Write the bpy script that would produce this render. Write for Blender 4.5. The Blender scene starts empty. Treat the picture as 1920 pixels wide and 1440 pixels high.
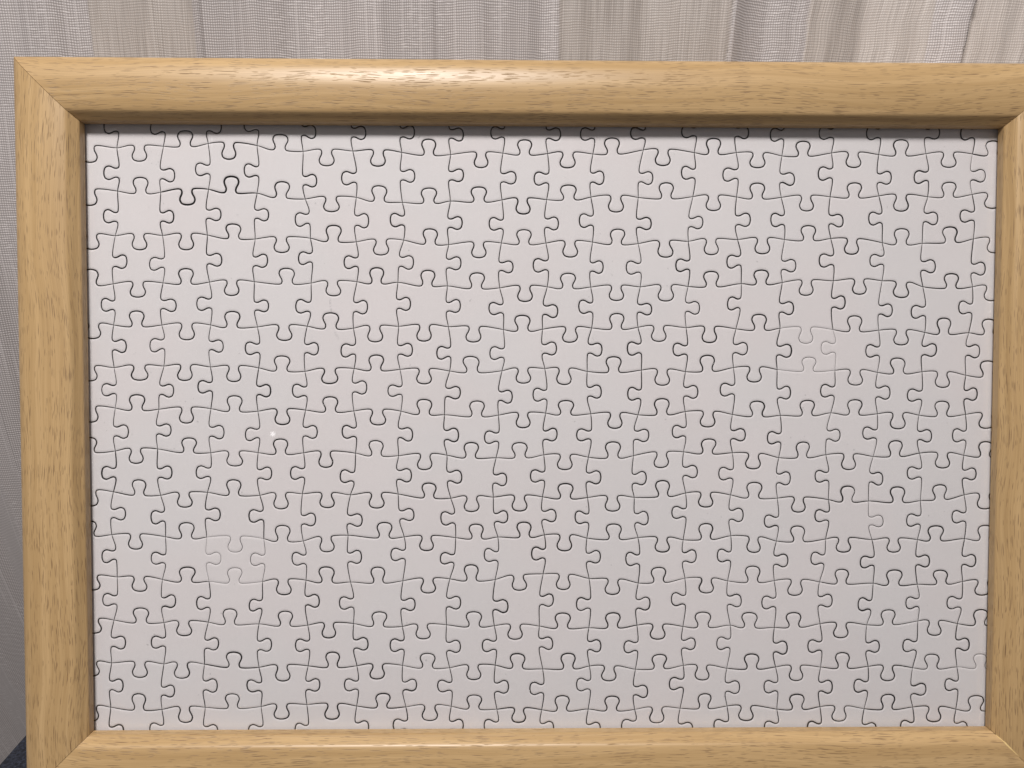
import bpy, math, random
import numpy as np
from mathutils import Matrix, Vector

random.seed(11)
rng = np.random.default_rng(11)
scene = bpy.context.scene
col = scene.collection
MM = 0.001

# ------------------------------------------------------------------ camera, light, exposure
LEAN = math.radians(12.0)          # the frame leans back against the curtain
TURN = math.radians(0.31)          # the puzzle sits a touch skewed in its frame
OUT_X, OUT_Y0, OUT_Y1 = 204.2, -143.4, 145.6      # outside of the frame, millimetres
BACK_Z = -6.0
def rot(axis, a): return Matrix.Rotation(a, 4, axis)
# frame space: x right, y up along the frame, z out of the puzzle; the lower back edge stands on the floor
W = rot('X', math.radians(90) - LEAN)
foot = W @ Vector((0, OUT_Y0, BACK_Z))
W = Matrix.Translation((0, -foot.y * MM, -foot.z * MM)) @ W
PZ = W @ rot('Z', -TURN)           # puzzle space
CAM_R = rot('X', 0.0317008) @ rot('Y', 0.0131944) @ rot('Z', -0.0071118)
CAM_T = Vector((12.7403, -19.8315, -308.1542))
FPX = 1442.0                       # focal length in photo pixels (26 mm equivalent phone camera)
cam_local = CAM_R.inverted() @ Matrix.Translation((0, 0, 0))
cam_pos = -(CAM_R.inverted() @ CAM_T)
cd = bpy.data.cameras.new('camera')
cd.sensor_width = 36.0
cd.lens = 36.0 * FPX / 1920.0
cd.clip_start = 0.01
cd.clip_end = 50
cam = bpy.data.objects.new('camera', cd)
col.objects.link(cam)
cam.matrix_world = Matrix.Translation(PZ @ (cam_pos * MM)) @ (PZ.to_3x3() @ CAM_R.inverted().to_3x3()).to_4x4()
scene.camera = cam

world = bpy.data.worlds.new('World')
scene.world = world
world.use_nodes = True
bg = world.node_tree.nodes['Background']
bg.inputs[0].default_value = (0.95, 0.90, 0.90, 1)
bg.inputs[1].default_value = 0.17

def area_lamp(name, loc, target, size, energy, colour):
    ld = bpy.data.lights.new(name, 'AREA')
    ld.shape = 'DISK'; ld.size = size; ld.energy = energy; ld.color = colour
    o = bpy.data.objects.new(name, ld)
    col.objects.link(o)
    o.location = loc
    o.rotation_euler = (Vector(target) - Vector(loc)).to_track_quat('-Z', 'Y').to_euler()
    return o
LAMP = (-0.165, -0.68, 1.07)
area_lamp('ceiling_lamp', LAMP, (LAMP[0], LAMP[1], 0), 0.33, 21.3, (1.0, 0.965, 0.95))

# a small far-off light that mirrors as a white dot in the cover sheet
sl = bpy.data.lights.new('small_lamp', 'POINT'); sl.energy = 0.0055; sl.shadow_soft_size = 0.0055
so = bpy.data.objects.new('small_lamp', sl); col.objects.link(so)
so.location = PZ @ (Vector((-535, -140, 1440)) * MM)

scene.view_settings.view_transform = 'Standard'
scene.view_settings.look = 'None'
scene.view_settings.gamma = 1.0
scene.view_settings.exposure = 0.0
scene.cycles.max_bounces = 8
scene.render.filter_size = 0.8
scene.cycles.blur_glossy = 0.0
scene.cycles.caustics_reflective = True
scene.cycles.transparent_max_bounces = 8

# ------------------------------------------------------------------ helpers
def tag(o, label=None, cat=None, group=None, kind=None):
    if label: o['label'] = label
    if cat: o['category'] = cat
    if group: o['group'] = group
    if kind: o['kind'] = kind
    return o
def empty(name, m):
    o = bpy.data.objects.new(name, None)
    col.objects.link(o)
    o.empty_display_size = 0.02
    o.matrix_world = m
    return o
def mesh_obj(name, verts, faces, mats, parent=None, smooth=True, uvs=None, fmat=None):
    me = bpy.data.meshes.new(name)
    me.from_pydata([tuple(v) for v in verts], [], faces)
    for m in mats: me.materials.append(m)
    if fmat is not None: me.polygons.foreach_set('material_index', fmat)
    sm = smooth if not isinstance(smooth, bool) else [smooth] * len(faces)
    me.polygons.foreach_set('use_smooth', sm)
    if uvs is not None:
        ul = me.uv_layers.new(name='UVMap')
        li = np.empty(len(me.loops), dtype=np.int32)
        me.loops.foreach_get('vertex_index', li)
        ul.data.foreach_set('uv', np.asarray(uvs, dtype=np.float32)[li].ravel())
    me.update()
    o = bpy.data.objects.new(name, me)
    col.objects.link(o)
    if parent is not None: o.parent = parent
    return o
class NT:
    """small node-building helper"""
    def __init__(s, name):
        s.m = bpy.data.materials.new(name); s.m.use_nodes = True
        s.t = s.m.node_tree
        s.b = s.t.nodes['Principled BSDF']; s.out = s.t.nodes['Material Output']
    def n(s, kind, **kw):
        nd = s.t.nodes.new(kind)
        for k, v in kw.items(): setattr(nd, k, v)
        return nd
    def put(s, sock, v):
        if hasattr(v, 'is_output') or isinstance(v, bpy.types.NodeSocket): s.t.links.new(v, sock)
        else: sock.default_value = v
    def math(s, op, a, b=0.0, c=0.0, clamp=False):
        nd = s.n('ShaderNodeMath', operation=op, use_clamp=clamp)
        for i, v in enumerate((a, b, c)): s.put(nd.inputs[i], v)
        return nd.outputs[0]
    def noise(s, vec, scale=1.0, detail=2.0, rough=0.5, dist=0.0):
        nd = s.n('ShaderNodeTexNoise')
        s.put(nd.inputs['Vector'], vec)
        nd.inputs['Scale'].default_value = scale; nd.inputs['Detail'].default_value = detail
        nd.inputs['Roughness'].default_value = rough; nd.inputs['Distortion'].default_value = dist
        return nd.outputs[0]
    def vec(s, x, y, z=0.0):
        nd = s.n('ShaderNodeCombineXYZ')
        for i, v in enumerate((x, y, z)): s.put(nd.inputs[i], v)
        return nd.outputs[0]
    def step(s, v, lo, hi):
        nd = s.n('ShaderNodeMapRange', interpolation_type='SMOOTHSTEP')
        s.put(nd.inputs[0], v); s.put(nd.inputs[1], lo); s.put(nd.inputs[2], hi)
        return nd.outputs[0]
    def mix(s, f, a, b, mode='MIX'):
        nd = s.n('ShaderNodeMix', data_type='RGBA', blend_type=mode)
        s.put(nd.inputs[0], f); s.put(nd.inputs[6], a); s.put(nd.inputs[7], b)
        return nd.outputs[2]
    def bump(s, h, strength, dist, normal=None):
        nd = s.n('ShaderNodeBump')
        nd.inputs['Strength'].default_value = strength; nd.inputs['Distance'].default_value = dist
        s.put(nd.inputs['Height'], h)
        if normal is not None: s.put(nd.inputs['Normal'], normal)
        return nd.outputs[0]
    def uv(s, k=1000.0):
        u = s.n('ShaderNodeSeparateXYZ'); s.t.links.new(s.n('ShaderNodeUVMap').outputs[0], u.inputs[0])
        return s.math('MULTIPLY', u.outputs[0], k), s.math('MULTIPLY', u.outputs[1], k)

# ------------------------------------------------------------------ materials
def wood_material():
    s = NT('wood_print_oak')
    u, v = s.uv()
    rnd = s.math('MULTIPLY', s.n('ShaderNodeObjectInfo').outputs['Random'], 900.0)
    u = s.math('ADD', u, rnd)
    # the grain wanders a little along the rail
    wob = s.noise(s.vec(s.math('MULTIPLY', u, 1 / 75), s.math('MULTIPLY', v, 1 / 40), rnd), 1.0, 1.0)
    v2 = s.math('ADD', v, s.math('MULTIPLY', wob, 11.0))
    broad = s.noise(s.vec(s.math('MULTIPLY', u, 1 / 150), s.math('MULTIPLY', v2, 1 / 3.4)), 1.0, 3.0)
    fine = s.noise(s.vec(s.math('MULTIPLY', u, 1 / 26), s.math('MULTIPLY', v2, 1 / 0.40)), 1.0, 3.0, 0.6)
    base = s.mix(s.step(broad, 0.30, 0.70), WOOD_A, WOOD_B)
    base = s.mix(s.math('MULTIPLY', s.step(fine, 0.40, 0.70), 0.50), base, (0.330, 0.205, 0.088, 1))
    # short dark pores printed in drifts: lens-shaped dashes, one per stretched cell, some cells empty
    drift = s.noise(s.vec(s.math('MULTIPLY', u, 1 / 36), s.math('MULTIPLY', v2, 1 / 4.0), 1.3), 1.0, 2.0)
    def dashes(lu, lv, seed, size, share):
        vo = s.n('ShaderNodeTexVoronoi', feature='F1', voronoi_dimensions='2D')
        vo.inputs['Scale'].default_value = 1.0; vo.inputs['Randomness'].default_value = 1.0
        s.put(vo.inputs['Vector'], s.vec(s.math('MULTIPLY_ADD', u, 1 / lu, seed), s.math('MULTIPLY_ADD', v2, 1 / lv, seed * 3)))
        rc = s.n('ShaderNodeSeparateColor'); s.t.links.new(vo.outputs['Color'], rc.inputs[0])
        dens = s.math('MULTIPLY', s.step(drift, 0.22, 0.62), share)
        keep = s.math('LESS_THAN', rc.outputs[0], dens)
        rad = s.math('MULTIPLY_ADD', rc.outputs[1], size, size * 0.5)
        ins = s.step(s.math('DIVIDE', vo.outputs['Distance'], rad), 1.0, 0.45)
        return s.math('MULTIPLY', s.math('MULTIPLY', ins, keep), s.math('MULTIPLY_ADD', rc.outputs[2], 0.6, 0.4))
    pores = s.math('MAXIMUM', dashes(13.0, 0.62, 0.0, 0.19, 0.85), s.math('MAXIMUM', dashes(7.5, 0.52, 17.3, 0.18, 0.60), dashes(21.0, 0.74, 41.0, 0.17, 0.60)))
    colr = s.mix(s.math('MULTIPLY', pores, 0.78), base, (0.120, 0.062, 0.026, 1))
    s.put(s.b.inputs['Base Color'], colr)
    s.put(s.b.inputs['Roughness'], s.math('MULTIPLY_ADD', pores, 0.3, s.math('MULTIPLY_ADD', fine, 0.16, 0.30)))
    s.b.inputs['Specular IOR Level'].default_value = 0.5
    hgt = s.math('SUBTRACT', s.math('MULTIPLY', fine, 0.35), pores)
    s.put(s.b.inputs['Normal'], s.bump(hgt, 0.5, 0.00007))
    return s.m
WOOD_A, WOOD_B = (0.430, 0.278, 0.126, 1), (0.535, 0.360, 0.176, 1)
def raw_wood_material():
    s = NT('raw_splinter_wood')
    g = s.n('ShaderNodeTexCoord').outputs['Object']
    n = s.noise(g, 900.0, 2.0)
    s.put(s.b.inputs['Base Color'], s.mix(n, (0.62, 0.42, 0.16, 1), (0.80, 0.60, 0.28, 1)))
    s.b.inputs['Roughness'].default_value = 0.8
    return s.m
def paper_material():
    s = NT('white_puzzle_paper')
    g = s.n('ShaderNodeNewGeometry').outputs['Position']
    oi = s.n('ShaderNodeObjectInfo').outputs['Random']
    grain = s.noise(g, 2600.0, 2.0)
    mott = s.noise(g, 55.0, 3.0)
    blot = s.noise(g, 24.0, 1.0)
    a = s.mix(s.step(blot, 0.35, 0.65), (0.668, 0.632, 0.628, 1), (0.658, 0.634, 0.632, 1))
    a = s.mix(s.math('MULTIPLY', mott, 0.10), a, (0.56, 0.535, 0.53, 1))
    a = s.mix(s.math('MULTIPLY', s.step(s.noise(g, 1150.0, 3.0, 0.7), 0.3, 0.7), 0.075), a, (0.40, 0.375, 0.375, 1))
    a = s.mix(s.math('MULTIPLY', oi, 0.05), a, (0.52, 0.495, 0.495, 1))
    # rare specks of dust and grey finger smudges on the paper
    sp = s.noise(g, 900.0, 0.0)
    sm = s.noise(g, 90.0, 2.0)
    speck = s.math('MULTIPLY', s.step(sp, 0.79, 0.84), s.step(sm, 0.56, 0.64))
    a = s.mix(s.math('MULTIPLY', speck, 0.45), a, (0.30, 0.29, 0.29, 1))
    # two grey pencil-like smudges and a pale rub mark, each at its own spot on the puzzle
    tc = s.n('ShaderNodeTexCoord'); tc.object = PUZZLE
    sx = s.n('ShaderNodeSeparateXYZ'); s.t.links.new(tc.outputs['Object'], sx.inputs[0])
    rough = s.noise(g, 1400.0, 2.0)
    def mark(px, py, w, h, slant=0.0):
        x0, y0 = (px - 1019) / 4.67 * MM, -(py - 813) / 4.67 * MM
        dy = s.math('SUBTRACT', sx.outputs[1], y0)
        dx = s.math('ADD', s.math('SUBTRACT', sx.outputs[0], x0), s.math('MULTIPLY', dy, slant))
        q = s.math('ADD', s.math('POWER', s.math('DIVIDE', dx, w * MM), 2.0), s.math('POWER', s.math('DIVIDE', dy, h * MM), 2.0))
        return s.math('MULTIPLY', s.step(q, 1.0, 0.1), s.step(rough, 0.35, 0.62))
    grey = s.math('MAXIMUM', mark(621, 574, 0.55, 4.6, 0.10), s.math('MULTIPLY', mark(632, 632, 0.7, 2.2, 0.5), 0.7))
    a = s.mix(s.math('MULTIPLY', grey, 0.42), a, (0.27, 0.26, 0.27, 1))
    pale = s.math('MAXIMUM', mark(399, 280, 0.35, 9.0), mark(404, 285, 0.22, 8.0))
    a = s.mix(s.math('MULTIPLY', pale, 0.55), a, (0.86, 0.84, 0.84, 1))
    s.put(s.b.inputs['Base Color'], a)
    s.b.inputs['Roughness'].default_value = 0.62
    s.b.inputs['Specular IOR Level'].default_value = 0.3
    s.put(s.b.inputs['Normal'], s.bump(s.math('ADD', grain, s.math('MULTIPLY', mott, 6.0)), 0.30, 0.00006))
    return s.m
def card_material():
    s = NT('grey_cardboard_core')
    g = s.n('ShaderNodeNewGeometry').outputs['Position']
    s.put(s.b.inputs['Base Color'], s.mix(s.noise(g, 1500.0, 2.0), (0.030, 0.026, 0.025, 1), (0.055, 0.049, 0.047, 1)))
    s.b.inputs['Roughness'].default_value = 0.9
    return s.m
def board_material():
    s = NT('brown_fibreboard')
    g = s.n('ShaderNodeNewGeometry').outputs['Position']
    s.put(s.b.inputs['Base Color'], s.mix(s.noise(g, 900.0, 3.0), (0.03, 0.022, 0.016, 1), (0.06, 0.042, 0.03, 1)))
    s.b.inputs['Roughness'].default_value = 0.85
    return s.m
def pane_material():
    s = NT('clear_acrylic')
    g = s.n('ShaderNodeNewGeometry').outputs['Position']
    tr = s.n('ShaderNodeBsdfTransparent'); tr.inputs[0].default_value = (0.985, 0.985, 0.985, 1)
    gl = s.n('ShaderNodeBsdfGlossy'); gl.inputs['Roughness'].default_value = 0.02
    gl.inputs['Color'].default_value = (1, 1, 1, 1)
    # Schlick reflectance, the same for both faces of the thin sheet
    ge = s.n('ShaderNodeNewGeometry')
    dt = s.n('ShaderNodeVectorMath', operation='DOT_PRODUCT')
    s.put(dt.inputs[0], ge.outputs['Normal']); s.put(dt.inputs[1], ge.outputs['Incoming'])
    oneminus = s.math('SUBTRACT', 1.0, s.math('ABSOLUTE', dt.outputs['Value']))
    fr = s.math('MULTIPLY_ADD', s.math('POWER', oneminus, 5.0), 0.965, 0.035)
    wav = s.noise(g, 14.0, 1.0)
    nm = s.bump(wav, 0.25, 0.0008)
    s.put(gl.inputs['Normal'], nm)
    mx = s.n('ShaderNodeMixShader')
    s.put(mx.inputs[0], fr); s.put(mx.inputs[1], tr.outputs[0]); s.put(mx.inputs[2], gl.outputs[0])
    s.t.links.new(mx.outputs[0], s.out.inputs['Surface'])
    return s.m
def curtain_material():
    s = NT('woven_curtain_cloth')
    u, v = s.uv()
    tau = 2 * math.pi
    wob = s.noise(s.vec(s.math('MULTIPLY', u, 1 / 25), s.math('MULTIPLY', v, 1 / 60)), 1.0, 2.0)
    u2 = s.math('MULTIPLY_ADD', wob, 2.0, u)
    vwob = s.noise(s.vec(s.math('MULTIPLY', u, 1 / 7), s.math('MULTIPLY', v, 1 / 9), 5.0), 1.0, 2.0)
    v2 = s.math('MULTIPLY_ADD', vwob, 1.3, v)
    P, Q = 0.94, 1.02
    def wave(x, p, ph=0.0): return s.math('MULTIPLY_ADD', s.math('SINE', s.math('MULTIPLY_ADD', x, tau / p, ph)), 0.5, 0.5)
    warp, weft = wave(u2, P), wave(v2, Q)
    # single warp threads stand out where the yarn is thicker
    thick = s.noise(s.vec(s.math('MULTIPLY', u2, 1 / 1.9), s.math('MULTIPLY', v, 1 / 70), 9.0), 1.0, 1.0)
    rib = s.math('MULTIPLY', s.math('POWER', wave(u2, P * 4), 5.0), s.step(thick, 0.38, 0.60))
    rib2 = s.math('MULTIPLY', warp, s.step(thick, 0.56, 0.66))
    floats = s.noise(s.vec(s.math('MULTIPLY', u2, 1 / 4.0), s.math('MULTIPLY', v2, 1 / 1.1), 2.0), 1.0, 2.0)
    patch = s.noise(s.vec(s.math('MULTIPLY', u, 1 / 9.0), s.math('MULTIPLY', v, 1 / 40.0), 6.0), 1.0, 1.0)
    thread = s.math('MULTIPLY', s.math('MULTIPLY_ADD', warp, 0.62, 0.38), s.math('MULTIPLY_ADD', weft, 0.70, 0.30))
    thread = s.math('ADD', thread, s.math('MULTIPLY', s.math('MULTIPLY', weft, s.step(floats, 0.50, 0.66)), s.math('MULTIPLY', s.step(patch, 0.45, 0.62), 0.42)))
    thread = s.math('MAXIMUM', thread, s.math('MULTIPLY', s.math('MAXIMUM', rib, s.math('MULTIPLY', rib2, 0.8)), s.math('MULTIPLY_ADD', weft, 0.3, 0.5)), clamp=True)
    thread = s.math('MINIMUM', thread, 1.0)
    # woven bands, stored along the cloth: open white mesh (0) and denser oatmeal cloth (1); tone of each band
    at = s.n('ShaderNodeAttribute', attribute_name='band'); sp = s.n('ShaderNodeSeparateColor')
    s.t.links.new(at.outputs['Color'], sp.inputs[0])
    dense, tone = sp.outputs[0], sp.outputs[1]
    open_c = s.mix(thread, (0.235, 0.205, 0.193, 1), (0.71, 0.662, 0.645, 1))
    yarn = s.noise(s.vec(s.math('MULTIPLY', u2, 1 / 0.7), s.math('MULTIPLY', v, 1 / 30), 3.0), 1.0, 2.0)
    dense_c = s.mix(s.math('MULTIPLY_ADD', thread, 0.38, s.math('MULTIPLY_ADD', s.step(yarn, 0.3, 0.7), 0.34, s.math('MULTIPLY', patch, 0.20))), (0.305, 0.265, 0.236, 1), (0.63, 0.574, 0.528, 1))
    colr = s.mix(dense, open_c, dense_c)
    tn = s.math('MULTIPLY_ADD', tone, 0.80, 0.62)
    colr = s.mix(1.0, colr, s.vec(tn, tn, tn), 'MULTIPLY')
    s.put(s.b.inputs['Base Color'], colr)
    s.put(s.b.inputs['Roughness'], 0.5)
    s.b.inputs['Specular IOR Level'].default_value = 0.4
    s.b.inputs['Sheen Weight'].default_value = 0.1
    s.put(s.b.inputs['Normal'], s.bump(thread, 0.5, 0.0003))
    tl = s.n('ShaderNodeBsdfTranslucent'); s.put(tl.inputs[0], colr)
    mx = s.n('ShaderNodeMixShader'); mx.inputs[0].default_value = 0.18
    s.t.links.new(s.b.outputs[0], mx.inputs[1]); s.t.links.new(tl.outputs[0], mx.inputs[2])
    s.t.links.new(mx.outputs[0], s.out.inputs['Surface'])
    return s.m
def navy_cloth_material():
    s = NT('navy_fleece')
    g = s.n('ShaderNodeNewGeometry').outputs['Position']
    n = s.noise(g, 700.0, 3.0)
    s.put(s.b.inputs['Base Color'], s.mix(s.step(n, 0.35, 0.70), (0.006, 0.007, 0.013, 1), (0.030, 0.035, 0.055, 1)))
    s.b.inputs['Roughness'].default_value = 0.95
    s.put(s.b.inputs['Normal'], s.bump(n, 1.0, 0.002))
    return s.m
PUZZLE = empty('jigsaw_puzzle', PZ)
WOOD, RAW, PAPER, CARD = wood_material(), raw_wood_material(), paper_material(), card_material()
BOARD, PANE, CLOTH, NAVY = board_material(), pane_material(), curtain_material(), navy_cloth_material()

# ------------------------------------------------------------------ where the cuts run
# cut lines read off the photograph in 4x enlargements: each tile is 460 x 345 photo pixels shown at 1920 x 1440
TX = {'1': 150, '2': 580, '3': 1010, '4': 1440}
TY = {'A': 210, 'B': 500, 'C': 790, 'D': 1060}
ZS = 1920 / 460
# horizontal cuts: tile row, then per tile column "u/d<x>" = tab up or down centred at x, "x,y" = crossing with the next vertical cut
HCUTS = [
 'A', '1 d70 288,280 d463 652,268 u822 1002,246 d1165 1385,262 u1565 1745,308 2 d135 340,305 d540 722,315 u935 1105,333 d1345 1515,322 u1685 1865,325 3 d230 425,328 u578 820,296 d975 1220,318 u1368 1547,318 d1718 1905,343 4 u277 500,320 d668 868,333 u1040 1238,326 d1415 1602,328 u1762',
 'A', '1 d75 293,619 u475 630,628 d835 1005,605 u1180 1385,635 u1573 1762,680 2 d168 367,668 u547 728,708 u935 1103,697 u1328 1508,688 d1668 1858,686 3 u237 410,665 d605 780,668 u1000 1208,662 d1368 1550,665 u1712 1900,668 4 d300 488,663 u673 870,656 d1045 1252,663 u1415 1600,645 d1763',
 'A', '1 d88 275,968 d460 645,966 d830 995,963 u1202 1370,994 d1575 1803,988 2 u185 367,1016 d562 738,1003 u947 1090,1038 d1325 1503,1025 u1680 1852,1026 3 d245 422,1018 u610 780,1030 d985 1172,1012 d1350 1558,998 d1752 1925,998 4 u318 493,990 d660 897,1023 u1045 1208,1028 u1430 1610,993 d1775',
 'B', '1 u88 258,135 d452 648,127 u828 1012,121 d1188 1362,117 u1620 1808,128 2 d180 372,118 u525 693,123 u922 1080,151 u1308 1490,166 d1688 1862,158 3 u227 408,160 d608 795,158 d998 1170,155 u1352 1587,133 u1743 1907,124 4 d305 513,110 d715 895,110 d1045 1213,157 u1435 1602,158 d1752',
 'B', '1 d105 262,457 u445 640,457 d835 1022,457 u1188 1388,472 d1595 1778,467 2 u168 345,482 d512 698,467 d902 1088,470 d1290 1520,493 u1672 1825,490 3 d252 415,480 u610 778,475 d940 1155,477 d1338 1545,487 u1730 1890,482 4 d298 510,493 u680 868,498 d1045 1228,515 u1378 1572,518 u1730',
 'B', '1 d72 265,790 d462 655,778 d825 1020,785 d1203 1398,793 u1578 1760,820 2 d160 350,798 u520 710,805 d898 1098,817 u1275 1508,815 d1672 1843,797 3 d198 380,820 u588 805,810 d968 1150,822 u1322 1525,790 d1692 1868,805 4 u317 525,812 d683 858,828 u1025 1207,823 d1365 1548,850 u1725',
 'B', '1 d85 275,1107 u445 615,1117 d832 1023,1112 u1208 1392,1132 d1580 1765,1123 2 u165 348,1130 d533 717,1132 u900 1058,1160 u1310 1480,1163 d1673 1850,1147 3 u212 408,1152 d600 778,1160 u965 1147,1135 d1328 1517,1157 u1713 1893,1165 4 u307 493,1145 u675 857,1152 d1018 1183,1163 u1365 1548,1157 d1718',
 'C', '1 u72 275,233 d435 605,217 u848 1022,247 d1203 1393,246 u1570 1750,247 2 d127 362,250 u525 698,270 d908 1077,266 u1262 1462,286 u1650 1835,263 3 d208 390,282 u582 742,270 d965 1135,240 u1322 1517,247 d1683 1880,285 4 u270 455,262 d632 825,276 u997 1187,250 d1368 1535,267 u1700',
 'C', '1 d85 260,553 u462 630,580 d813 997,557 u1203 1407,580 d1570 1740,568 2 d135 322,576 d525 695,570 u937 1107,603 d1272 1440,594 d1645 1825,592 3 u210 383,598 d577 748,596 u975 1150,562 d1308 1503,577 u1683 1869,602 4 d243 475,614 u622 790,625 u1018 1195,622 u1347 1538,577 d1695',
 'C', '1 u72 248,888 d430 668,905 u832 990,908 d1215 1438,920 u1585 1747,937 2 d132 302,893 u585 742,906 d917 1145,912 u1310 1475,907 u1685 1840,890 3 d205 378,915 u592 778,912 d968 1132,928 u1310 1505,897 d1683 1862,938 4 u240 453,922 d592 815,927 d985 1172,927 u1312 1540,920 u1697',
 'D', '1 d92 290,92 d460 645,112 u832 1008,128 u1205 1428,128 d1588 1768,118 2 u138 322,132 u540 732,122 d930 1100,107 u1270 1455,112 d1637 1830,68 3 d197 395,104 d583 780,140 u940 1145,102 d1315 1480,123 u1677 1845,121 4 d222 405,131 u578 825,142 u985 1170,150 u1360 1525,128 d1685',
 'D', '1 d102 265,430 u478 655,450 d810 1003,447 u1172 1400,460 u1605 1782,470 2 d152 345,458 u540 728,480 d885 1073,467 u1290 1448,475 d1612 1800,477 3 u187 393,490 u580 770,470 d933 1130,480 u1287 1500,470 u1652 1845,488 4 u205 408,458 d575 775,467 u940 1175,437 d1300 1485,458 u1660',
 'D', '1 d90 245,765 d467 655,773 d800 973,775 u1205 1400,800 d1582 1785,788 2 u183 372,788 d535 730,785 u925 1098,803 d1283 1455,783 u1630 1826,812 3 u232 398,790 d553 758,815 u942 1133,785 d1278 1473,807 u1670 1855,797 4 d218 413,798 u588 785,793 d940 1133,803 u1287 1482,797 u1665',
 'D', '1 d90 238,1113 u460 640,1130 d818 978,1113 u1195 1417,1107 d1578 1775,1090 2 d183 370,1103 u568 755,1110 d943 1110,1106 u1288 1468,1128 d1642 1819,1132 3 u182 388,1127 u572 752,1130 d928 1108,1120 u1293 1475,1103 d1623 1866,1127 4 u230 408,1108 d562 755,1125 u938 1135,1112 d1300 1473,1128 u1625',
]
# vertical cuts, row by row between the horizontal ones: tab to the left or right at height y, one per vertical cut
VTABS = [
 'A', 'L112 L120 R110 L105 R145 R160 R160 R170 L163 R173 L172 L172 L152 R155 L175 L165 L165 R165 L165',
 'A', 'L475 R487 L450 L463 R537 L515 R498 R500 R515 L520 R513 R512 L482 L485 R518 L480 R518 L502 R498',
 'A', 'L822 R822 R800 R800 L835 R850 L850 R870 L880 R870 L850 R870 R866 R848 L846 R842 L832 R825 L815',
 'A', 'R1175 L1182 R1155 R1170 L1140 L1175 R1172 R1187 R1210 L1200 R1213 L1220 L1198 L1163 R1200 L1160 L1160 R1205 R1225',
 'B', 'L303 R296 L288 R310 L315 R317 R293 R315 L330 R340 L320 R327 R317 L287 R322 R283 R338 L350 L327',
 'B', 'R618 L607 R618 L640 R642 L650 R652 L670 L677 R645 R643 L640 L653 R642 R657 L637 L662 R658 R660',
 'B', 'L962 R967 L940 R970 L977 R947 L970 R985 R1013 L1003 R980 L1000 R980 L963 R993 L975 R985 L1007 R1003',
 'C', 'R80 R68 R82 L95 R82 L87 R93 R108 L125 R110 L108 R110 L83 R105 L130 R107 L100 R112 L113',
 'C', 'L403 R407 L400 R413 L405 L435 R420 R433 R452 L430 R440 R452 R393 L413 R448 L432 R442 L405 R415',
 'C', 'R723 L747 R727 L738 R772 R770 R733 L762 R755 R738 L760 R760 L717 R733 L785 L743 R782 L773 L750',
 'C', 'L1047 L1078 R1077 L1083 L1083 R1067 L1043 L1075 L1057 L1037 R1067 L1083 R1063 L1057 R1088 L1080 L1097 R1093 R1090',
 'D', 'L272 R290 L298 L308 R278 L297 R308 R293 R315 R277 L303 R305 L272 R275 L292 R280 L312 L293 L297',
 'D', 'R603 L602 R620 R630 L627 R618 L625 R637 L628 R607 R630 L637 R620 L612 R645 L633 R640 L632 R618',
 'D', 'R942 R988 R942 L953 R942 L940 R947 L950 R957 L967 L937 R983 L925 R955 L952 R952 L948 R977 L940',
 'D', 'R1300 L1287 R1298 L1297 L1290 R1268 L1253 R1257 L1262 R1275 R1280 L1255 R1275 L1257 L1270 L1275 R1280 L1265 R1270',
]
def read_cuts():
    cross, htab, vtab = [], [], []
    for ty, line in zip(HCUTS[0::2], HCUTS[1::2]):
        x0 = 0; row = []; tabs = []
        for w in line.split():
            if w in TX: x0 = TX[w]
            elif w[0] in 'ud': tabs.append((1 if w[0] == 'u' else -1, x0 + float(w[1:]) / ZS))
            else:
                a, b = w.split(','); row.append((x0 + float(a) / ZS, TY[ty] + float(b) / ZS))
        cross.append(row); htab.append(tabs)
    for ty, line in zip(VTABS[0::2], VTABS[1::2]):
        vtab.append([(1 if w[0] == 'R' else -1, TY[ty] + float(w[1:]) / ZS) for w in line.split()])
    return cross, htab, vtab

# ------------------------------------------------------------------ floor and curtain
def ray_at(x, y):
    d = Vector(((x - 960) / FPX, -(y - 720) / FPX, -1.0))
    return cam.matrix_world.translation, (cam.matrix_world.to_3x3() @ d)

# navy fabric cushion that carries the frame; only its left edge shows beside the frame
def rounded_slab(x0, x1, y0, y1, z0, z1, rad, step=0.006):
    """a box with a soft rounded rim, gridded so the top can sag a little"""
    def axis(a, b):
        k = max(2, int((b - a) / step)); return np.linspace(a, b, k)
    X, Y = axis(x0, x1), axis(y0, y1)
    def height(x, y):
        d = min(x - x0, x1 - x, y - y0, y1 - y)
        h = z1
        if d < rad: h -= rad - math.sqrt(max(0.0, rad * rad - (rad - d) ** 2))
        return h - 0.0012 * abs(math.sin(x * 23) * math.sin(y * 31 + 1)) * (1 if d > 0.02 else 0)
    nx, ny = len(X), len(Y)
    v = [(x, y, height(x, y)) for y in Y for x in X]
    f = [(j * nx + i, j * nx + i + 1, (j + 1) * nx + i + 1, (j + 1) * nx + i) for j in range(ny - 1) for i in range(nx - 1)]
    rim = [i for i in range(nx)] + [j * nx + nx - 1 for j in range(1, ny)] + [(ny - 1) * nx + i for i in range(nx - 2, -1, -1)] + [j * nx for j in range(ny - 2, 0, -1)]
    base = len(v)
    v += [(v[k][0], v[k][1], z0) for k in rim]
    m = len(rim)
    f += [(rim[k], base + k, base + (k + 1) % m, rim[(k + 1) % m]) for k in range(m)]
    f.append(tuple(base + k for k in range(m)))
    return v, f
sv, sf = rounded_slab(-0.2345, 0.300, -0.200, 0.046, -0.110, 0.0, 0.008)
tag(mesh_obj('cushion', sv, sf, [NAVY]), 'dark navy fabric cushion under the lower left corner of the wooden frame', 'cushion')

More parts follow.
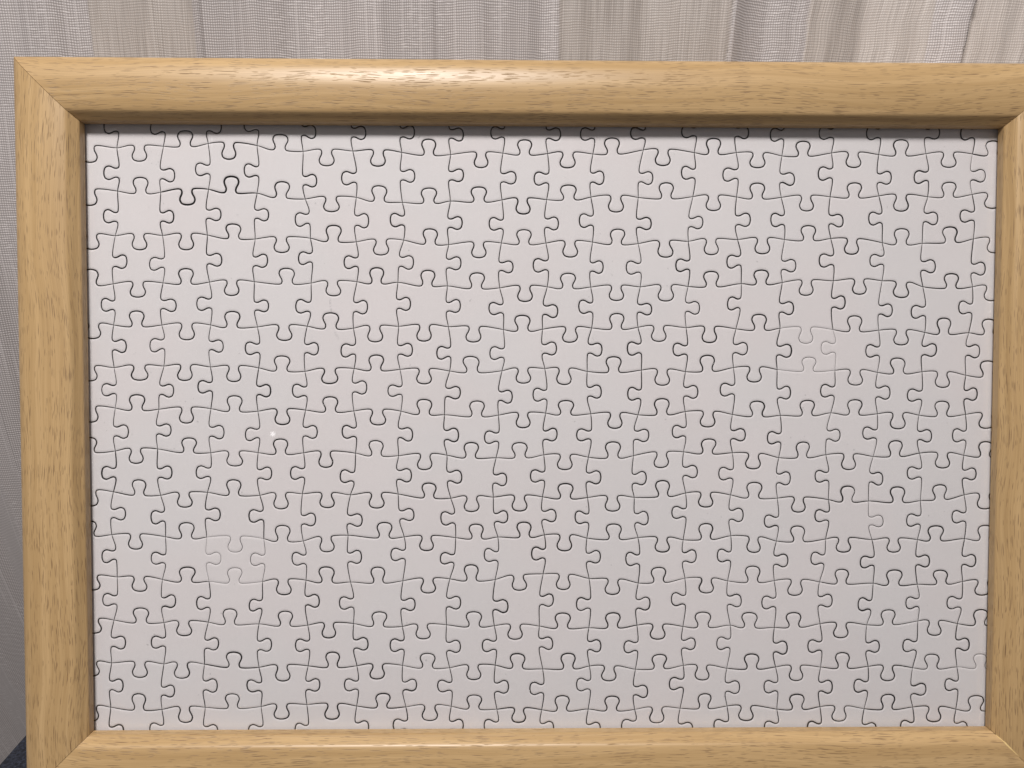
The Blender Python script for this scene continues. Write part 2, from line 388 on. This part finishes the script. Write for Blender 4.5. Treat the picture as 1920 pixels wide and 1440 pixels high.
# curtain: a sheet with soft folds and a few overlapping pleats, resting behind the top of the frame
top_back = W @ (Vector((0, OUT_Y1, BACK_Z)) * MM)
touch_y = top_back.y
def pleat(x, x0, w, h):          # a fold edge: the cloth steps forward at x0 and eases back over w
    t = (x - x0) / w
    if t < -0.05 or t > 1: return 0.0
    if t < 0: return h * (1 + t / 0.05) ** 2
    return h * (1 - t) ** 2
EDGES = [(-0.1855, 0.045, 0.0045), (-0.1400, -0.020, 0.0022), (0.0075, 0.030, 0.002), (0.0755, 0.020, 0.0050),
         (0.1080, 0.040, 0.0035), (0.1740, -0.016, 0.0055), (-0.250, 0.03, 0.004), (-0.090, 0.02, 0.0009), (-0.045, -0.02, 0.0008)]
# woven bands by where they hang: start, dense or open, tone
BANDS = [(-9, 0, .50), (-0.215, 0, .42), (-0.1855, 1, .46), (-0.1425, 0, .36), (-0.125, 0, .44), (-0.098, 0, .52), (-0.066, 0, .40), (-0.040, 0, .48),
         (0.0065, 1, .42), (0.040, 1, .48), (0.0755, 0, .66), (0.0900, 0, .50), (0.1080, 1, .68), (0.133, 1, .78), (0.1590, 0, .80), (0.1740, 1, .95), (0.20, 1, .88)]
def cloth_x(x, z): return x + (0.30 - z) * (0.11 * x / 0.17 if x > 0 else 0.0)
def band_at(xx):
    b = [q for q in BANDS if q[0] <= xx][-1]
    return (b[1], b[2], 0, 1)
def curtain_y(x, z):
    xx = cloth_x(x, z)
    y = 0.0022 * math.sin(xx * 61 + 0.6) + 0.0016 * math.sin(xx * 137 + 1.9) + 0.0006 * math.sin(xx * 290 + z * 3) + 0.0002 * math.sin(xx * 610 + 2)
    for x0, w, h in EDGES: y -= pleat(xx, x0, w, h) if w > 0 else pleat(-xx, -x0, -w, h)
    y += 0.001 * math.sin(z * 14 + x * 9)
    # beside and below the frame the cloth falls back towards the window
    t = max(0.0, 0.262 - z)
    return y + touch_y + 0.0125 + CURTAIN_BACK * t * t / (1 + 1.2 * t)
CURTAIN_BACK = 0.85
us = np.linspace(-0.46, 0.46, 1100); zs = np.concatenate([np.linspace(-0.30, 0.25, 50), np.linspace(0.26, 0.60, 40)])
nx, nz = len(us), len(zs)
cv, cu, cf, cb = [], [], [], []
for j, z in enumerate(zs):
    arc = 0.0; py = None
    for i, x in enumerate(us):
        y = curtain_y(x, z)
        if py is not None: arc += math.hypot(us[1] - us[0], y - py)
        py = y
        cv.append((x, y, z)); cu.append((arc + cloth_x(x, z) - x, z)); cb.append(band_at(cloth_x(x, z)))
for j in range(nz - 1):
    for i in range(nx - 1):
        a = j * nx + i
        cf.append((a, a + 1, a + nx + 1, a + nx))
curtain = mesh_obj('curtain', cv, cf, [CLOTH], uvs=cu)
ba = curtain.data.color_attributes.new('band', 'FLOAT_COLOR', 'POINT')
ba.data.foreach_set('color', np.array(cb, dtype=np.float32).ravel())
tag(curtain, 'pale grey and oatmeal woven curtain hanging in folds behind the wooden frame', 'curtain')

# ------------------------------------------------------------------ frame
frame = empty('picture_frame', W)
tag(frame, 'light oak wood picture frame with rounded mitred rails around the white jigsaw puzzle', 'picture frame')
IN_X, IN_Y0, IN_Y1 = 179.9, -119.2, 122.5
RW = OUT_X - IN_X
# section of a rail: across from the outside (0) to the lip, height over the puzzle face
prof = [(0.0, BACK_Z), (0.0, 5.0), (0.4, 6.4), (1.3, 7.7), (2.8, 8.9), (4.8, 9.8), (7.5, 10.4), (10.5, 10.7), (13.5, 10.6),
        (16.5, 10.2), (19.3, 9.6), (21.0, 9.0), (21.8, 8.3), (22.6, 7.3), (23.4, 6.25), (24.05, 5.5), (RW, 4.9), (RW, 1.45),
        (RW - 9.2, 1.45), (RW - 9.2, BACK_Z)]
def smooth_prof(p, k=3):
    # round the crown (points 1..16) with a Catmull-Rom curve
    out = [p[0]]
    for i in range(1, 16):
        a, b, c, d = p[max(i - 1, 1)], p[i], p[i + 1], p[min(i + 2, 16)]
        for q in range(k):
            t = q / k
            out.append(tuple(0.5 * (2 * b[m] + (c[m] - a[m]) * t + (2 * a[m] - 5 * b[m] + 4 * c[m] - d[m]) * t * t + (3 * b[m] - a[m] - 3 * c[m] + d[m]) * t ** 3) for m in (0, 1)))
    return out + list(p[16:])
PROF = smooth_prof(prof)
def rail(length, place, lift=0.0):
    """a mitred rail: x along, y from the outside in, z height"""
    ns = 40
    vs, uv = [], []
    arc = [0.0]
    for a, b in zip(PROF, PROF[1:]): arc.append(arc[-1] + math.hypot(b[0] - a[0], b[1] - a[1]))
    for i in range(ns + 1):
        for (y, z), s in zip(PROF, arc):
            half = length / 2 - y - 0.09
            x = -half + 2 * half * i / ns
            vs.append((x * MM, y * MM, (z + lift) * MM)); uv.append((x * MM, s * MM))
    m = len(PROF); fs = []
    for i in range(ns):
        for k in range(m):
            k2 = (k + 1) % m
            fs.append((i * m + k, (i + 1) * m + k, (i + 1) * m + k2, i * m + k2))
    fs.append(tuple(range(m))); fs.append(tuple(ns * m + k for k in reversed(range(m))))
    o = mesh_obj('rail', vs, fs, [WOOD], frame, smooth=[True] * (len(fs) - 2) + [False, False], uvs=uv)
    me = o.data
    # crisp edges where the section turns a corner
    sharp = {0, 1, len(PROF) - 1, len(PROF) - 2, len(PROF) - 3, len(PROF) - 4}
    se = np.zeros(len(me.edges), dtype=bool)
    ev = np.empty(len(me.edges) * 2, dtype=np.int32); me.edges.foreach_get('vertices', ev); ev = ev.reshape(-1, 2)
    same = (ev[:, 0] % m) == (ev[:, 1] % m)
    se |= same & np.isin(ev[:, 0] % m, list(sharp - {1}))
    se |= (ev[:, 0] // m == ev[:, 1] // m) & np.isin(ev[:, 0] // m, [0, ns])
    at = me.attributes.new('sharp_edge', 'BOOLEAN', 'EDGE'); at.data.foreach_set('value', se)
    o.matrix_local = place
    return o
T = Matrix.Translation
HH = OUT_Y1 - OUT_Y0; MY = (OUT_Y0 + OUT_Y1) / 2
tag(rail(2 * OUT_X, T((0, OUT_Y1 * MM, 0)) @ rot('Z', math.pi)), 'top rail with a long glossy highlight')
br = tag(rail(2 * OUT_X, T((0, OUT_Y0 * MM, 0)), 0.12), 'bottom rail of the frame')
rail(HH, T((-OUT_X * MM, MY * MM, 0)) @ rot('Z', -math.pi / 2), 0.18)
rr = rail(HH, T((OUT_X * MM, MY * MM, 0)) @ rot('Z', math.pi / 2), 0.1)
# pale splinter where the veneer broke at one mitre
sp_v, sp_f = [], []
for k, (t, w) in enumerate(((0.0, .10), (1.2, .35), (1.9, .70), (2.6, .50), (4.2, .34), (6.0, .16), (7.2, .04))):
    yy = RW - 1.0 - t
    zt = np.interp(yy, [p[0] for p in PROF[1:-2]], [p[1] for p in PROF[1:-2]]) + 0.22
    cx = -(HH / 2 - yy) + 0.05
    for s_ in (-1, 1):
        sp_v.append(((cx + s_ * w * 0.7) * MM, (yy - s_ * w * 0.3) * MM, zt * MM))
    for s_ in (-1, 1):
        sp_v.append(((cx + s_ * w * 0.7) * MM, (yy - s_ * w * 0.3) * MM, (zt - 0.5) * MM))
for k in range(6):
    a = k * 4
    sp_f += [(a, a + 1, a + 5, a + 4), (a, a + 4, a + 6, a + 2), (a + 1, a + 3, a + 7, a + 5)]
tag(mesh_obj('splinter', sp_v, sp_f, [RAW], rr, smooth=False), 'pale broken splinter at the mitre joint')
def slab(name, x0, x1, y0, y1, z0, z1, mat, parent):
    v = [(x * MM, y * MM, z * MM) for z in (z0, z1) for y in (y0, y1) for x in (x0, x1)]
    f = [(0, 2, 3, 1), (4, 5, 7, 6), (0, 1, 5, 4), (2, 6, 7, 3), (0, 4, 6, 2), (1, 3, 7, 5)]
    return mesh_obj(name, v, f, [mat], parent, smooth=False)
slab('backing_board', -192.2, 192.2, -131.2, 133.4, -4.4, -2.05, BOARD, frame)
tag(slab('cover_sheet', -191.6, 191.6, -131.0, 133.0, 0.40, 1.38, PANE, frame), 'clear acrylic cover sheet')

# ------------------------------------------------------------------ jigsaw puzzle
puzzle = PUZZLE
tag(puzzle, 'blank white jigsaw puzzle of interlocking pieces inside the oak frame', 'jigsaw puzzle')
Rm = np.array(CAM_R.to_3x3()); cpos = np.array(cam_pos)
def unproject(x, y):
    d = Rm.T @ np.array([(x - 960) / FPX, -(y - 720) / FPX, -1.0])
    return (cpos - d * cpos[2] / d[2])[:2]
cross, htab, vtab = read_cuts()
NR, NC = 15, 20
BX, BY0, BY1 = 190.3, -129.0, 128.6
V = np.zeros((NR + 1, NC + 1, 2))
for i in range(14):
    for j in range(19): V[i + 1, j + 1] = unproject(*cross[i][j])
for i in range(1, NR):
    V[i, 0] = (-BX, V[i, 1, 1]); V[i, NC] = (BX, V[i, NC - 1, 1])
for j in range(NC + 1):
    x = (-BX if j == 0 else BX if j == NC else None)
    V[0, j] = (V[1, j, 0] if x is None else x, BY1); V[NR, j] = (V[NR - 1, j, 0] if x is None else x, BY0)
# a tab, as (along, out) offsets in millimetres from the middle of its neck
TAB = [(-3.45, -0.74), (-2.22, -0.52), (-1.82, 0.30), (-1.95, 1.25), (-2.55, 2.55), (-2.72, 3.55), (-2.15, 4.75), (-1.05, 5.22), (0.0, 5.34)]
TAB = TAB + [(-a, b) for a, b in reversed(TAB[:-1])]
def cut_line(pts, tabs, horizontal):
    """control points of one cut: ends, crossings and tabs; returns sampled edges, one per piece side"""
    ctrl, marks = [], []
    for k in range(len(pts) - 1):
        A, B = pts[k], pts[k + 1]
        sgn, c = tabs[k]
        marks.append(len(ctrl)); ctrl.append(A)
        ab = B - A; L = np.linalg.norm(ab); e = ab / L
        ax = 0 if horizontal else 1
        t = (c - A[ax]) / (B[ax] - A[ax]); t = min(max(t, 0.24), 0.76) if L > 12 else 0.5
        M = A + ab * t
        nrm = np.array([-e[1], e[0]])
        axn = np.array([0.0, 1.0]) if horizontal else np.array([1.0, 0.0])
        if nrm @ axn < 0: nrm = -nrm
        nrm = nrm * 0.5 + axn * 0.5; nrm /= np.linalg.norm(nrm)
        e2 = np.array([nrm[1], -nrm[0]]);  e2 = e2 if e2 @ e > 0 else -e2
        kw = (1.06 if horizontal else 0.93) * (1 + 0.035 * rng.standard_normal())
        kh = (1.04 if horizontal else 0.94) * (1 + 0.03 * rng.standard_normal())
        skew = 0.05 * rng.standard_normal()
        for a, b in TAB: ctrl.append(M + e2 * (a * kw + skew * b) + nrm * sgn * b * kh)
    marks.append(len(ctrl)); ctrl.append(pts[-1])
    P = np.array(ctrl)
    P = np.vstack([2 * P[0] - P[1], P, 2 * P[-1] - P[-2]])
    out = []
    for k in range(len(pts) - 1):
        seg = []
        for i in range(marks[k], marks[k + 1]):
            p0, p1, p2, p3 = P[i], P[i + 1], P[i + 2], P[i + 3]
            q = 6 if i in (marks[k], marks[k + 1] - 1) else 3
            d1, d2, d3 = [max(np.linalg.norm(b - a) ** 0.5, 1e-6) for a, b in ((p0, p1), (p1, p2), (p2, p3))]
            m1 = ((p1 - p0) / d1 - (p2 - p0) / (d1 + d2) + (p2 - p1) / d2) * d2
            m2 = ((p2 - p1) / d2 - (p3 - p1) / (d2 + d3) + (p3 - p2) / d3) * d2
            for s_ in range(q):
                t = s_ / q
                seg.append(p1 * (2 * t ** 3 - 3 * t * t + 1) + m1 * (t ** 3 - 2 * t * t + t) + p2 * (-2 * t ** 3 + 3 * t * t) + m2 * (t ** 3 - t * t))
        seg.append(pts[k + 1])
        out.append(np.array(seg))
    return out
HE, VE = {}, {}
for i in range(1, NR):
    tabs = []
    for k in range(NC):
        sg, tx = htab[i - 1][k]
        yy = cross[i - 1][min(k, 18)][1]
        tabs.append((sg, unproject(tx, yy)[0]))
    for k, e in enumerate(cut_line([V[i, j] for j in range(NC + 1)], tabs, True)): HE[i, k] = e
for j in range(1, NC):
    tabs = []
    for r in range(NR):
        sg, ty = vtab[r][j - 1]
        xx = cross[min(r, 13)][j - 1][0]
        tabs.append((sg, unproject(xx, ty)[1]))
    for r, e in enumerate(cut_line([V[i, j] for i in range(NR + 1)], tabs, False)): VE[r, j] = e
for k in range(NC):
    HE[0, k] = np.linspace(V[0, k], V[0, k + 1], 8); HE[NR, k] = np.linspace(V[NR, k], V[NR, k + 1], 8)
for r in range(NR):
    VE[r, 0] = np.linspace(V[r, 0], V[r + 1, 0], 8); VE[r, NC] = np.linspace(V[r, NC], V[r + 1, NC], 8)
# width of every cut: some stand open, a few are pressed almost shut
HG = {k: float(np.clip(rng.normal(0.255, 0.012), 0.22, 0.29)) for k in HE}
VG = {k: float(np.clip(rng.normal(0.255, 0.012), 0.22, 0.29)) for k in VE}
for k in ((2, 2), (2, 3)): HG[k] = 0.36
for k in ((13, 18),): HG[k] = 0.24
for k in ((10, 3), (11, 3), (13, 19), (5, 15), (6, 15)): HG[k] = 0.095
for k in ((10, 3), (5, 16)): VG[k] = 0.085
VG[10, 4] = 0.12; VG[9, 17] = 0.12
def gaps(n, g):
    t = np.linspace(0, 1, n)
    return g * (0.60 + 0.40 * np.clip(np.minimum(t, 1 - t) / 0.22, 0, 1))
def ring_normals(P, win):
    n = len(P)
    T_ = np.roll(P, -1, 0) - np.roll(P, 1, 0)
    N = np.stack([-T_[:, 1], T_[:, 0]], 1)
    N /= np.linalg.norm(N, axis=1)[:, None] + 1e-12
    for _ in range(win): N = 0.25 * np.roll(N, 1, 0) + 0.5 * N + 0.25 * np.roll(N, -1, 0)
    return N
for r in range(NR):
    for c in range(NC):
        top, bot, lef, rig = HE[r, c], HE[r + 1, c], VE[r, c], VE[r, c + 1]
        # counter-clockwise seen from the front: down the left side, along the bottom, up the right, back along the top
        loop, gp = [], []
        for seg, g, rev in ((lef, VG[r, c], 0), (bot, HG[r + 1, c], 0), (rig, VG[r, c + 1], 1), (top, HG[r, c], 1)):
            gg = gaps(len(seg), g)
            s_, q_ = (seg[::-1], gg[::-1]) if rev else (seg, gg)
            loop.append(s_[:-1]); gp.append(q_[:-1])
        P = np.vstack(loop); G = np.concatenate(gp)[:, None]
        ctr = V[r:r + 2, c:c + 2].reshape(-1, 2).mean(0)
        n0 = ring_normals(P, 0)
        R0 = P + n0 * G
        R1 = P + ring_normals(P, 1) * (G + 0.10)
        R2 = P + ring_normals(P, 6) * (G + 0.40)
        R3 = P + ring_normals(P, 14) * (G + 0.88)
        for _ in range(2): R2 = 0.25 * np.roll(R2, 1, 0) + 0.5 * R2 + 0.25 * np.roll(R2, -1, 0)
        for _ in range(5): R3 = 0.25 * np.roll(R3, 1, 0) + 0.5 * R3 + 0.25 * np.roll(R3, -1, 0)
        n = len(P)
        rings = [(R0, -1.85), (R0, -0.17), (R1, -0.135), (R2, -0.072), (R3, 0.0)]
        vs = np.vstack([np.c_[R - ctr, np.full(n, z)] for R, z in rings]) * MM
        idx = np.arange(n); nxt = np.roll(idx, -1)
        fs, fm, sm = [], [], []
        for k in range(4):
            a, b = k * n, (k + 1) * n
            q = np.stack([a + idx, a + nxt, b + nxt, b + idx], 1).tolist()
            fs += q; fm += [1 if k == 0 else 0] * n; sm += [True] * n
        fs.append((4 * n + idx).tolist()); fm.append(0); sm.append(False)
        fs.append(idx[::-1].tolist()); fm.append(1); sm.append(False)
        o = mesh_obj('puzzle_piece', vs, fs, [PAPER, CARD], puzzle, smooth=sm, fmat=fm)
        # each piece lies a hair askew
        tilt = Matrix.Rotation(math.radians(rng.normal(0, 0.32)), 4, 'X') @ Matrix.Rotation(math.radians(rng.normal(0, 0.32)), 4, 'Y')
        o.matrix_local = Matrix.Translation((ctr[0] * MM, ctr[1] * MM, float(np.clip(rng.normal(0, 0.035), -0.08, 0.08)) * MM)) @ tilt
